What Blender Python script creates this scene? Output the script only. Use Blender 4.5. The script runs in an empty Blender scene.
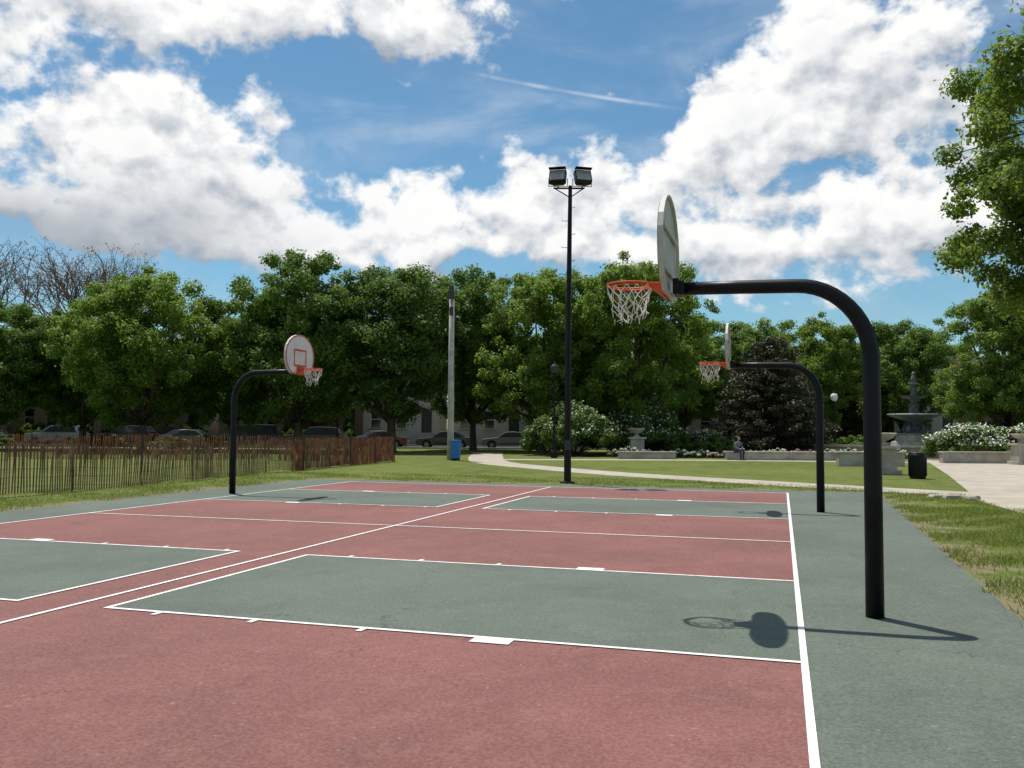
import bpy, math, random
import numpy as np
from mathutils import Vector, Matrix

random.seed(7)
TH = math.radians(16.93)
ST, CT = math.sin(TH), math.cos(TH)
def site(l, d):
    """park street grid (rotated 17 deg from the court grid) -> world xy, metres"""
    return (l*CT - d*ST, l*ST + d*CT)

scene = bpy.context.scene
COL = scene.collection

# ------------------------------------------------------------------ materials
def nmat(name):
    m = bpy.data.materials.new(name); m.use_nodes = True
    nt = m.node_tree; nt.nodes.clear()
    out = nt.nodes.new('ShaderNodeOutputMaterial')
    return m, nt, out
class NB:
    def __init__(s, nt): s.nt = nt
    def n(s, t, **k):
        x = s.nt.nodes.new(t)
        for a, b in k.items(): setattr(x, a, b)
        return x
    def l(s, a, b): s.nt.links.new(a, b)
    def put(s, sock, v):
        if v is None: return
        if isinstance(v, (int, float)):
            sock.default_value = v
        elif isinstance(v, (tuple, list)):
            sock.default_value = v
        else: s.l(v, sock)
    def m(s, op, a, b=None, c=None, clamp=False):
        x = s.n('ShaderNodeMath', operation=op); x.use_clamp = clamp
        s.put(x.inputs[0], a); s.put(x.inputs[1], b); s.put(x.inputs[2], c)
        return x.outputs[0]
    def vm(s, op, a, b=None, out=0):
        x = s.n('ShaderNodeVectorMath', operation=op)
        s.put(x.inputs[0], a); s.put(x.inputs[1], b)
        return x.outputs[out]
    def vs(s, a, k):
        x = s.n('ShaderNodeVectorMath', operation='SCALE'); s.l(a, x.inputs[0]); x.inputs[3].default_value = k
        return x.outputs[0]
    def mix(s, f, a, b, bt='MIX'):
        x = s.n('ShaderNodeMix', data_type='RGBA', blend_type=bt)
        s.put(x.inputs[0], f)
        for i, v in ((6, a), (7, b)):
            if isinstance(v, (tuple, list)) and len(v) == 3: v = (*v, 1)
            s.put(x.inputs[i], v)
        return x.outputs[2]
    def noise(s, vec, scale, detail=4, rough=.55, dist=0, col=False):
        x = s.n('ShaderNodeTexNoise')
        if vec is not None: s.l(vec, x.inputs['Vector'])
        x.inputs['Scale'].default_value = scale; x.inputs['Detail'].default_value = detail
        x.inputs['Roughness'].default_value = rough; x.inputs['Distortion'].default_value = dist
        return x.outputs['Color' if col else 'Fac']
    def mr(s, v, a, b, c=0., d=1., smooth=True):
        x = s.n('ShaderNodeMapRange'); x.interpolation_type = 'SMOOTHSTEP' if smooth else 'LINEAR'
        s.put(x.inputs[0], v)
        for i, q in zip((1, 2, 3, 4), (a, b, c, d)): x.inputs[i].default_value = q
        return x.outputs[0]
    def pos(s): return s.n('ShaderNodeNewGeometry').outputs['Position']
    def obj(s): return s.n('ShaderNodeTexCoord').outputs['Object']
    def bump(s, h, strength=.3, dist=.02):
        x = s.n('ShaderNodeBump'); x.inputs['Strength'].default_value = strength
        x.inputs['Distance'].default_value = dist; s.l(h, x.inputs['Height'])
        return x.outputs[0]
    def pbsdf(s, col, rough=.7, spec=.4, metal=0., normal=None):
        x = s.n('ShaderNodeBsdfPrincipled')
        if isinstance(col, tuple) and len(col) == 3: col = (*col, 1)
        s.put(x.inputs['Base Color'], col); s.put(x.inputs['Roughness'], rough)
        x.inputs['Specular IOR Level'].default_value = spec
        x.inputs['Metallic'].default_value = metal
        if normal is not None: s.l(normal, x.inputs['Normal'])
        return x.outputs[0]

def simple(name, col, rough=.6, var=.15, scale=6., spec=.4, metal=0., bump=.0, dirt=None):
    m, nt, out = nmat(name); b = NB(nt)
    p = b.obj()
    f = b.noise(p, scale, 3, .6)
    c0 = tuple(c*(1-var) for c in col); c1 = tuple(min(1, c*(1+var)) for c in col)
    c = b.mix(b.mr(f, .3, .7), c0, c1)
    if dirt:
        c = b.mix(b.mr(b.noise(p, scale*.35, 4, .65, .4), .5, .75, 0, .7), c, dirt)
    nrm = b.bump(b.noise(p, scale*8, 2), bump, .01) if bump else None
    b.l(b.pbsdf(c, rough, spec, metal, nrm), out.inputs[0])
    return m

def court_mat(name, col, worn):
    m, nt, out = nmat(name); b = NB(nt); p = b.pos()
    big = b.noise(p, .38, 4, .6, .3); mid = b.noise(p, 2.6, 5, .70); fine = b.noise(p, 45, 2, .7)
    c = b.mix(b.mr(big, .35, .65), tuple(x*.84 for x in col), tuple(x*1.10 for x in col))
    c = b.mix(b.mr(mid, .44, .74, 0, .60), c, worn)
    # damp / grime stains and scuffs
    st = b.noise(p, .9, 6, .74, .9)
    c = b.mix(b.mr(st, .54, .70, 0, .36), c, tuple(x*.50 for x in col))
    c = b.mix(b.mr(st, .44, .30, 0, .18), c, tuple(min(1, x*1.4) for x in worn))
    sm = b.noise(b.vm('MULTIPLY', p, (.7, 2.2, 1)), 1.4, 5, .7, 1.2)
    c = b.mix(b.mr(sm, .62, .74, 0, .18), c, tuple(x*.6 for x in col))
    c = b.mix(b.mr(fine, .3, .7, 0, 1), b.mix(.15, c, (0, 0, 0)), b.mix(.04, c, (1, .97, .93)))
    spk = b.noise(p, 19, 2, .5)
    c = b.mix(b.mr(spk, .69, .75, 0, .30), c, (.36, .34, .31))
    v = b.n('ShaderNodeTexVoronoi', feature='DISTANCE_TO_EDGE'); v.inputs['Scale'].default_value = .22
    b.l(b.vm('ADD', p, b.vs(b.noise(p, 1.7, 4, .7, 0, True), .9)), v.inputs['Vector'])
    crack = b.mr(v.outputs['Distance'], .0, .0026, 1, 0)
    crack = b.m('MULTIPLY', crack, b.mr(big, .46, .54, 0, .65))
    c = b.mix(crack, c, tuple(x*.35 for x in col))
    nrm = b.bump(b.noise(p, 110, 1, .6), .16, .004)
    b.l(b.pbsdf(c, b.mr(mid, .3, .7, .78, .92), .28, 0, nrm), out.inputs[0])
    return m

def paint_mat(name):
    m, nt, out = nmat(name); b = NB(nt); p = b.pos()
    c = b.mix(b.mr(b.noise(p, 9, 4, .7), .35, .7), (.80, .79, .76), (.62, .60, .57))
    c = b.mix(b.mr(b.noise(p, 30, 4, .8), .56, .68, 0, .8), c, (.32, .21, .19))
    b.l(b.pbsdf(c, .7, .35, 0), out.inputs[0])
    return m

def ground_mat():
    m, nt, out = nmat('lawn_ground'); b = NB(nt); p = b.pos()
    big = b.noise(p, .12, 4, .6, .5); mid = b.noise(p, 1.1, 5, .7); fine = b.noise(p, 14, 4, .75)
    c = b.mix(b.mr(big, .35, .65), (.082, .118, .020), (.135, .170, .036))
    c = b.mix(b.mr(mid, .38, .70), c, (.185, .190, .055))
    c = b.mix(b.mr(fine, .38, .66, 0, .65), c, (.042, .062, .013))
    sx = b.n('ShaderNodeSeparateXYZ'); b.l(p, sx.inputs[0])
    dx = b.m('ABSOLUTE', b.m('ADD', sx.outputs[0], 6.3)); ex = b.m('SUBTRACT', dx, 8.5)
    dy = b.m('SUBTRACT', sx.outputs[1], 26.2)
    e = b.m('MAXIMUM', ex, dy)
    near = b.mr(e, .0, 1.6, .64, .34)
    near = b.m('MULTIPLY', near, b.mr(e, 3., 9., 1., .8))
    dirt = b.mr(b.m('SUBTRACT', b.m('ADD', near, b.m('MULTIPLY', b.m('SUBTRACT', mid, .5), 1.3)), .5), .0, .14, 0, .8)
    c = b.mix(dirt, c, b.mix(fine, (.12, .09, .055), (.28, .23, .155)))
    b.l(b.pbsdf(c, .95, .15, 0, b.bump(b.noise(p, 16, 2), .6, .05)), out.inputs[0])
    return m

def foliage(name, dark, light, trans=(.18, .30, .035), tf=.36, scale=.6):
    m, nt, out = nmat(name); b = NB(nt)
    g = b.n('ShaderNodeNewGeometry'); p = b.obj()
    oi = b.n('ShaderNodeObjectInfo')
    c = b.mix(b.mr(b.noise(p, scale, 2, .6), .34, .66), dark, light)
    c = b.mix(b.m('MULTIPLY', g.outputs['Random Per Island'], .55), c, tuple(x*1.35 for x in light))
    c = b.mix(b.m('MULTIPLY', oi.outputs['Random'], .45), c, tuple(x*.75 for x in dark))
    d = b.pbsdf(c, .55, .30)
    t = b.n('ShaderNodeBsdfTranslucent'); t.inputs[0].default_value = (*trans, 1)
    ms = b.n('ShaderNodeMixShader'); ms.inputs[0].default_value = tf
    b.l(d, ms.inputs[1]); b.l(t.outputs[0], ms.inputs[2]); b.l(ms.outputs[0], out.inputs[0])
    return m

M = {}
M['ground'] = ground_mat()
M['court_green'] = court_mat('court_green_paint', (.090, .116, .090), (.128, .148, .120))
M['court_red'] = court_mat('court_red_paint', (.192, .068, .058), (.240, .110, .094))
M['line'] = paint_mat('white_line_paint')
M['black'] = simple('black_enamel', (.006, .0065, .008), .42, .3, 5, .22, 0, .0, (.014, .013, .012))
M['board'] = simple('board_white_metal', (.72, .70, .66), .45, .08, 3, .4, 0, 0, (.45, .42, .37))
M['boardback'] = simple('board_back_metal', (.52, .50, .44), .55, .12, 3, .4, 0, 0, (.34, .30, .25))
M['orange'] = simple('orange_rim_paint', (.66, .085, .022), .45, .15, 8)
M['net'] = simple('net_cord', (.72, .68, .62), .9, .1, 20, .1)
M['bark'] = simple('bark', (.085, .066, .048), .95, .35, 5, .1, 0, .5)
M['twig'] = simple('twig_bark', (.17, .125, .09), .95, .3, 5, .1)
M['leafA'] = foliage('maple_leaves', (.046, .098, .013), (.100, .172, .023))
M['leafB'] = foliage('elm_leaves', (.068, .126, .014), (.128, .205, .028), (.28, .41, .05), .42)
M['leafC'] = foliage('oak_leaves', (.040, .082, .016), (.082, .142, .027))
M['leafN'] = foliage('locust_leaves', (.055, .105, .015), (.115, .182, .028), (.27, .38, .05), .42, .9)
M['needle'] = foliage('spruce_needles', (.026, .032, .014), (.060, .058, .030), (.06, .07, .02), .10)
M['bud'] = foliage('red_buds', (.17, .12, .08), (.24, .17, .11), (.2, .1, .05), .2)
M['hedge'] = foliage('shrub_leaves', (.060, .105, .020), (.110, .170, .032), scale=1.5)
M['blossom'] = simple('white_blossom', (.66, .67, .56), .8, .15, 8, .1)
M['pink'] = simple('pink_blossom', (.55, .28, .38), .8, .2, 8, .1)
M['grassblade'] = foliage('grass_blades', (.088, .130, .020), (.165, .205, .044), (.28, .35, .05), .32, 1.2)
M['concrete'] = simple('path_concrete', (.38, .34, .28), .9, .12, 1.2, .2, 0, .0, (.27, .24, .20))
M['stone'] = simple('limestone', (.38, .35, .29), .85, .2, 2, .2, 0, .3, (.22, .20, .17))
M['asphalt'] = simple('street_asphalt', (.06, .06, .06), .9, .2, 2, .2)
M['picket'] = simple('picket_wood', (.20, .125, .075), .9, .5, 3., .1, 0, 0, (.14, .11, .08))
M['picket2'] = simple('picket_wood_red', (.28, .105, .06), .9, .4, 3., .1, 0, 0, (.17, .10, .07))
M['steel'] = simple('dark_steel', (.05, .05, .05), .6, .3, 5, .4, .3)
M['greywood'] = simple('weathered_pole', (.42, .41, .38), .85, .2, 3, .2)
M['galv'] = simple('galvanised', (.18, .18, .18), .5, .2, 6, .5, .6)
M['glass'] = simple('dark_glass', (.03, .035, .04), .08, .1, 3, .8)
M['lampglass'] = simple('lamp_lens', (.30, .31, .30), .2, .1, 3, .7)
M['white'] = simple('white_globe', (.72, .70, .64), .4, .05, 3)
M['blue'] = simple('blue_plastic', (.02, .16, .45), .45, .12, 4)
M['rubber'] = simple('tyre', (.02, .02, .02), .9, .2, 9, .1)
M['cloth'] = simple('grey_cloth', (.16, .17, .20), .9, .2, 9, .1)
M['jeans'] = simple('jeans', (.04, .05, .08), .9, .2, 9, .1)
M['skin'] = simple('skin', (.48, .29, .20), .6, .08, 9, .3)
M['hair'] = simple('hair', (.03, .02, .015), .7, .2, 20, .3)
M['bronze'] = simple('fountain_metal', (.12, .13, .125), .6, .35, 4, .4, .0)
M['water'] = simple('fountain_water', (.10, .13, .13), .08, .1, 3, .8)
def brick(name, c1, c2):
    m, nt, out = nmat(name); b = NB(nt)
    t = b.n('ShaderNodeTexBrick'); t.inputs['Scale'].default_value = 4.5
    mp = b.n('ShaderNodeMapping'); mp.inputs['Rotation'].default_value = (math.pi/2, 0, 0)
    b.l(b.obj(), mp.inputs[0]); b.l(mp.outputs[0], t.inputs[0])
    t.inputs['Color1'].default_value = (*c1, 1); t.inputs['Color2'].default_value = (*c2, 1)
    t.inputs['Mortar'].default_value = (.25, .23, .2, 1)
    b.l(b.pbsdf(t.outputs[0], .9, .2), out.inputs[0]); return m
M['brick1'] = brick('red_brick', (.20, .095, .07), (.16, .075, .06))
M['brick2'] = brick('tan_brick', (.36, .28, .20), (.31, .24, .17))
M['brick3'] = brick('grey_stone', (.48, .46, .41), (.42, .40, .36))

# ------------------------------------------------------------------ mesh kit
class MB:
    def __init__(s): s.v = []; s.f = []; s.mi = []; s.mats = []
    def mat(s, m):
        m = M[m] if isinstance(m, str) else m
        if m not in s.mats: s.mats.append(m)
        return s.mats.index(m)
    def add(s, vs, fs, m):
        k = len(s.v); i = s.mat(m)
        s.v += [tuple(x) for x in vs]
        for f in fs: s.f.append(tuple(a+k for a in f)); s.mi.append(i)
    def box(s, c, sz, m, rz=0., rx=0., top=1.):
        x, y, z = (q/2 for q in sz); vs = []
        for dz in (-1, 1):
            k = top if dz > 0 else 1
            for dx, dy in ((-1, -1), (1, -1), (1, 1), (-1, 1)):
                p = Vector((dx*x*k, dy*y*k, dz*z))
                if rx: p = Matrix.Rotation(rx, 3, 'X') @ p
                if rz: p = Matrix.Rotation(rz, 3, 'Z') @ p
                vs.append((p.x+c[0], p.y+c[1], p.z+c[2]))
        s.add(vs, [(3, 2, 1, 0), (4, 5, 6, 7), (0, 1, 5, 4), (1, 2, 6, 5), (2, 3, 7, 6), (3, 0, 4, 7)], m)
    def tube(s, pts, rad, n, m, cap=True):
        pts = [Vector(p) for p in pts]
        if isinstance(rad, (int, float)): rad = [rad]*len(pts)
        t0 = (pts[1]-pts[0]).normalized()
        a = t0.orthogonal().normalized(); vs = []; fs = []
        for i, p in enumerate(pts):
            if i == 0: t = t0
            elif i == len(pts)-1: t = (pts[i]-pts[i-1]).normalized()
            else: t = ((pts[i+1]-pts[i]).normalized()+(pts[i]-pts[i-1]).normalized()).normalized()
            a = (a - t*a.dot(t)).normalized(); bb = t.cross(a)
            for k in range(n):
                w = 2*math.pi*k/n
                vs.append(p + (a*math.cos(w)+bb*math.sin(w))*rad[i])
        for i in range(len(pts)-1):
            for k in range(n):
                q = (k+1) % n
                fs.append((i*n+k, i*n+q, (i+1)*n+q, (i+1)*n+k))
        if cap:
            fs.append(tuple(range(n))[::-1]); fs.append(tuple(range((len(pts)-1)*n, len(pts)*n)))
        s.add(vs, fs, m)
    def lathe(s, c, prof, n, m):
        vs = []; fs = []
        for r, z in prof:
            for k in range(n):
                w = 2*math.pi*k/n; vs.append((c[0]+r*math.cos(w), c[1]+r*math.sin(w), c[2]+z))
        for i in range(len(prof)-1):
            for k in range(n):
                q = (k+1) % n; fs.append((i*n+k, i*n+q, (i+1)*n+q, (i+1)*n+k))
        fs.append(tuple(range(n))[::-1]); fs.append(tuple(range((len(prof)-1)*n, len(prof)*n)))
        s.add(vs, fs, m)
    def obj(s, name, loc=(0, 0, 0), rz=0., parent=None, smooth=False, bevel=0.):
        me = bpy.data.meshes.new(name); me.from_pydata(s.v, [], s.f)
        for m in s.mats: me.materials.append(m)
        me.polygons.foreach_set('material_index', s.mi)
        if smooth: me.polygons.foreach_set('use_smooth', [True]*len(s.f))
        me.update()
        o = bpy.data.objects.new(name, me); COL.objects.link(o)
        o.location = loc; o.rotation_euler = (0, 0, rz)
        if parent: o.parent = parent
        if bevel:
            b = o.modifiers.new('bevel', 'BEVEL'); b.width = bevel; b.segments = 2; b.limit_method = 'ANGLE'
        return o
def empty(name, loc=(0, 0, 0), rz=0.):
    o = bpy.data.objects.new(name, None); COL.objects.link(o); o.location = loc; o.rotation_euler = (0, 0, rz)
    o.empty_display_size = .3
    return o
def poly(name, pts, z, mat):
    b = MB(); b.add([(x, y, z) for x, y in pts], [tuple(range(len(pts)))], mat); return b.obj(name)
def rect(b, x0, x1, y0, y1, z, m): b.add([(x0, y0, z), (x1, y0, z), (x1, y1, z), (x0, y1, z)], [(0, 1, 2, 3)], m)
def npmesh(name, V, nper, mats, mi=None):
    n = len(V)//nper
    me = bpy.data.meshes.new(name)
    me.vertices.add(len(V)); me.vertices.foreach_set('co', V.astype(np.float32).ravel())
    me.loops.add(len(V)); me.loops.foreach_set('vertex_index', np.arange(len(V), dtype=np.int32))
    me.polygons.add(n); me.polygons.foreach_set('loop_start', np.arange(n, dtype=np.int32)*nper)
    for m in mats: me.materials.append(m)
    if mi is not None: me.polygons.foreach_set('material_index', mi.astype(np.int32))
    me.update(calc_edges=True); return me

# ------------------------------------------------------------------ ground & court
poly('ground', [(-900, -300), (900, -300), (900, 1200), (-900, 1200)], 0, 'ground')
XB, XL, XC = .15, -12.95, -6.45
rx_, rnd = random.uniform, random
def ragged(a, b_, n, amp):
    out = []
    for i in range(n+1):
        t = i/n; dx, dy = b_[0]-a[0], b_[1]-a[1]; L = math.hypot(dx, dy)
        o = rx_(-amp, amp) if 0 < i < n else 0
        out.append((a[0]+dx*t - dy/L*o, a[1]+dy*t + dx/L*o))
    return out[:-1]
edge = ragged((1.75, -2), (2.55, 26.4), 90, .035)+ragged((2.55, 26.4), (-14.8, 26.1), 60, .04) + \
    ragged((-14.8, 26.1), (-14.75, -2), 80, .04)+[(-14.75, -2)]
poly('court_slab', edge, .010, 'court_green')
b = MB()
rect(b, XL, XB, 3.29, 25.2, .014, 'court_red')
b.obj('court_red_surface')
b = MB()
for y in (8.75, 19.68):
    rect(b, -6.06, XB, y-1.83, y+1.83, .018, 'court_green'); rect(b, XL, -7.12, y-1.83, y+1.83, .018, 'court_green')
b.obj('court_key_surface')
b = MB(); z = .022; w = .026
def hl(x0, x1, y, zz=z): rect(b, x0, x1, y-w, y+w, zz, 'line')
def vl(x, y0, y1, zz=z): rect(b, x-w, x+w, y0, y1, zz, 'line')
vl(XB, 3.29-w, 25.2+w); vl(XL, 3.29-w, 25.2+w); vl(XC, 3.29+w, 25.2-w)
for y in (3.29, 25.2): hl(XL+w, XC-w, y); hl(XC+w, XB-w, y)
for a, c in ((XL+w, XC-w), (XC+w, XB-w)): hl(a, c, 14.24)
for yc in (8.75, 19.68):
    for xf, xb, sg in ((-6.06, XB, -1), (-7.12, XL, 1)):
        y0, y1 = yc-1.83, yc+1.83
        vl(xf, y0-w, y1+w)
        a, c = sorted((xf-sg*w*1.0, xb+sg*w))
        hl(a, c, y0); hl(a, c, y1)
        for s_, yy in ((-1, y0-w), (1, y1+w)):
            x0 = xb+sg*2.22; yb = sorted((yy, yy+s_*.15))
            rect(b, *sorted((x0, x0+sg*.33)), *yb, z, 'line')
            for k in (3.55, 4.60, 5.60):
                yb = sorted((yy, yy+s_*.10)); rect(b, xb+sg*k-.028, xb+sg*k+.028, *yb, z, 'line')
b.obj('court_lines')

# ------------------------------------------------------------------ paths
def ribbon(name, pts, w, z, mat):
    P = [Vector(p) for p in pts]; S = []
    for i in range(len(P)-1):
        p0 = P[max(i-1, 0)]; p1 = P[i]; p2 = P[i+1]; p3 = P[min(i+2, len(P)-1)]
        for k in range(8):
            t = k/8
            S.append(.5*((2*p1)+(p2-p0)*t+(2*p0-5*p1+4*p2-p3)*t*t+(3*p1-p0-3*p2+p3)*t**3))
    S.append(P[-1]); vs = []; fs = []
    for i, p in enumerate(S):
        d = (S[min(i+1, len(S)-1)]-S[max(i-1, 0)]).normalized(); nrm = Vector((-d.y, d.x))
        ww = w/2+rx_(-.04, .04)
        for s_ in (-1, 1): q = p+nrm*ww*s_; vs.append((q.x, q.y, z))
    for i in range(len(S)-1): fs.append((2*i, 2*i+1, 2*i+3, 2*i+2))
    b = MB(); b.add(vs, fs, mat); return b.obj(name)
ribbon('footpath', [(-20, 60), (-15.8, 47), (-13.4, 41.6), (-10.0, 37.6), (-5.9, 33.6), (-2.0, 31.0), (2.0, 28.4), (6.2, 26.0)], 2.0, .008, 'concrete')
ribbon('footpath', [(-15.9, 46), (-12.5, 47.5), (-6, 50.2), (2, 52.0), (10, 53.0)], 1.6, .005, 'concrete')
poly('plaza', [(4.9, 20.2), (16, 17), (60, 20), (60, 62), (8.3, 60), (7.4, 50), (6.2, 38), (5.2, 29), (4.6, 24)], .013, 'concrete')
def srect(name, l0, l1, d0, d1, z, mat): return poly(name, [site(l0, d0), site(l1, d0), site(l1, d1), site(l0, d1)], z, mat)
srect('street', -220, 220, 73, 83, .006, 'asphalt')
for d0 in (72.7, 83.0):
    b = MB(); x, y = site(0, d0+.15); b.box((x, y, .065), (440, .3, .13), 'concrete', rz=TH); b.obj('kerb')
srect('sidewalk', -220, 220, 84.5, 87, .010, 'concrete')
srect('sidewalk', -220, -12, 68.5, 70.5, .010, 'concrete')

# ------------------------------------------------------------------ hoops
def hoop(x, y, sg):
    """pole foot at x,y; arm reaches in sg*x"""
    rz = 0 if sg > 0 else math.pi
    e = empty('basketball_hoop', (x, y, .010), rz)
    b = MB()
    pts = [(0, 0, 0), (0, 0, 1.2), (0, 0, 2.36)]; r = [.082, .080, .078]
    for k in range(1, 13):
        a = math.pi/2*k/12; pts.append((.66*(1-math.cos(a)), 0, 2.36+.73*math.sin(a))); r.append(.078-.010*k/12)
    pts += [(1.2, 0, 3.10), (1.76, 0, 3.105)]; r += [.066, .062]
    b.tube(pts, r, 20, 'black')
    b.obj('pole', parent=e, smooth=True)
    b = MB()
    half = [(.40, 0), (.56, .10), (.655, .25), (.69, .42), (.68, .56), (.62, .70), (.50, .83), (.34, .925), (.17, .975), (0, .99)]
    o = [(a, q) for a, q in half]+[(-a, q) for a, q in half[::-1][1:]]
    def outline(sc, cz=.47): return [(a*sc, (q-cz)*sc+cz) for a, q in o]
    z0 = 3.04; xb = 1.84; n = len(o)
    vs = []
    for sc, xx in ((1., xb+.0), (1., xb+.05), (.955, xb-.0), (.955, xb+.03)):
        vs += [(xx, a, q+z0) for a, q in outline(sc)]
    fs = []
    for k in range(n):
        q = (k+1) % n
        fs.append((k, q, n+q, n+k))
        fs.append((k, q, 2*n+q, 2*n+k))
        fs.append((2*n+k, 2*n+q, 3*n+q, 3*n+k))
    fs.append(tuple(range(3*n, 4*n)))
    b.add(vs, fs, 'boardback')
    b.add([(xb+.052, a, q+z0) for a, q in o], [tuple(range(n))], 'board')
    for zz in (.22, .62): b.box((xb+.012, 0, z0+zz), (.024, 1.1, .05), 'boardback')
    o1, o2 = outline(.985), outline(.93); xf = xb+.056
    for k in range(n):
        q = (k+1) % n
        b.add([(xf, o1[k][0], o1[k][1]+z0), (xf, o1[q][0], o1[q][1]+z0), (xf, o2[q][0], o2[q][1]+z0), (xf, o2[k][0], o2[k][1]+z0)], [(0, 1, 2, 3)], 'orange')
    for (ya, yb2, za, zb) in ((-.30, -.25, .18, .62), (.25, .30, .18, .62), (-.25, .25, .57, .62), (-.25, .25, .18, .23)):
        b.add([(xf, ya, za+z0), (xf, yb2, za+z0), (xf, yb2, zb+z0), (xf, ya, zb+z0)], [(0, 1, 2, 3)], 'orange')
    b.obj('backboard', parent=e)
    b = MB(); b.box((1.79, 0, 3.12), (.06, .22, .16), 'black'); b.box((1.74, 0, 3.11), (.06, .15, .14), 'black')
    b.obj('mount', parent=e, bevel=.01)
    b = MB(); xr = xb+.06+.36; zr = 3.165; R = .228
    ring = [(xr+R*math.cos(6.2832*k/36), R*math.sin(6.2832*k/36), zr) for k in range(37)]
    b.tube(ring, .0105, 8, 'orange', cap=False)
    ring = [(xr+(R-.03)*math.cos(6.2832*k/36), (R-.03)*math.sin(6.2832*k/36), zr-.022) for k in range(37)]
    b.tube(ring, .006, 6, 'orange', cap=False)
    b.add([(xb+.06, -.13, zr+.006), (xb+.06, .13, zr+.006), (xr-R+.02, .09, zr+.006), (xr-R+.02, -.09, zr+.006),
           (xb+.06, -.13, zr-.15), (xb+.06, .13, zr-.15), (xr-R+.02, .09, zr-.035), (xr-R+.02, -.09, zr-.035)],
          [(0, 1, 2, 3), (7, 6, 5, 4), (0, 3, 7, 4), (1, 5, 6, 2), (3, 2, 6, 7), (0, 4, 5, 1)], 'orange')
    b.tube([(xb+.08, .13, zr-.02), (xr-.08, .215, zr)], .010, 6, 'orange'); b.tube([(xb+.08, -.13, zr-.02), (xr-.08, -.215, zr)], .010, 6, 'orange')
    b.box((xb+.065, 0, zr-.05), (.014, .32, .20), 'orange')
    b.obj('rim', parent=e, smooth=False)
    # frayed net: uneven loops, broken cords, loose ends
    b = MB(); n = 12; rr = [.226, .210, .186, .158, .140, .132]; zz = [-.015, -.085, -.16, -.235, -.30, -.36]
    rs = random.Random(int(x*10+y)+5); sk = (rs.uniform(-.03, .03), rs.uniform(-.03, .03))
    P = []
    for k in range(6):
        row = []
        for i in range(n):
            a = 6.2832*(i+.5*(k % 2))/n; j = .010+.008*k
            row.append((xr+sk[0]*k/5+rr[k]*math.cos(a)+rs.uniform(-j, j), sk[1]*k/5+rr[k]*math.sin(a)+rs.uniform(-j, j),
                        zr+zz[k]*(1+.14*math.sin(a*1.0+x))+rs.uniform(-j, j)*.7))
        P.append(row)
    def cord(p, q):
        md = tuple((u+v)/2+rs.uniform(-.008, .008) for u, v in zip(p, q)); b.tube([p, md, q], .0052, 4, 'net', False)
    for k in range(5):
        for i in range(n):
            j = (i+1) % n if k % 2 else (i-1) % n
            pb = (0, 0, .04, .12, .30)[k]
            for tgt in (i, j):
                if rs.random() < pb:
                    if rs.random() < .6:
                        p = P[k][i]; b.tube([p, (p[0]+rs.uniform(-.02, .02), p[1]+rs.uniform(-.02, .02), p[2]-.05), (p[0]+rs.uniform(-.03, .03), p[1]+rs.uniform(-.03, .03), p[2]-rs.uniform(.07, .12))], .0045, 4, 'net', False)
                else: cord(P[k][i], P[k+1][tgt])
            if k < 4: b.lathe((P[k+1][i][0], P[k+1][i][1], P[k+1][i][2]-.006), [(.004, 0), (.010, .006), (.004, .012)], 5, 'net')
    b.obj('net', parent=e)
hoop(.81, 8.83, -1); hoop(.78, 19.70, -1); hoop(-13.46, 19.68, 1); hoop(-13.46, 8.76, 1)

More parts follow.
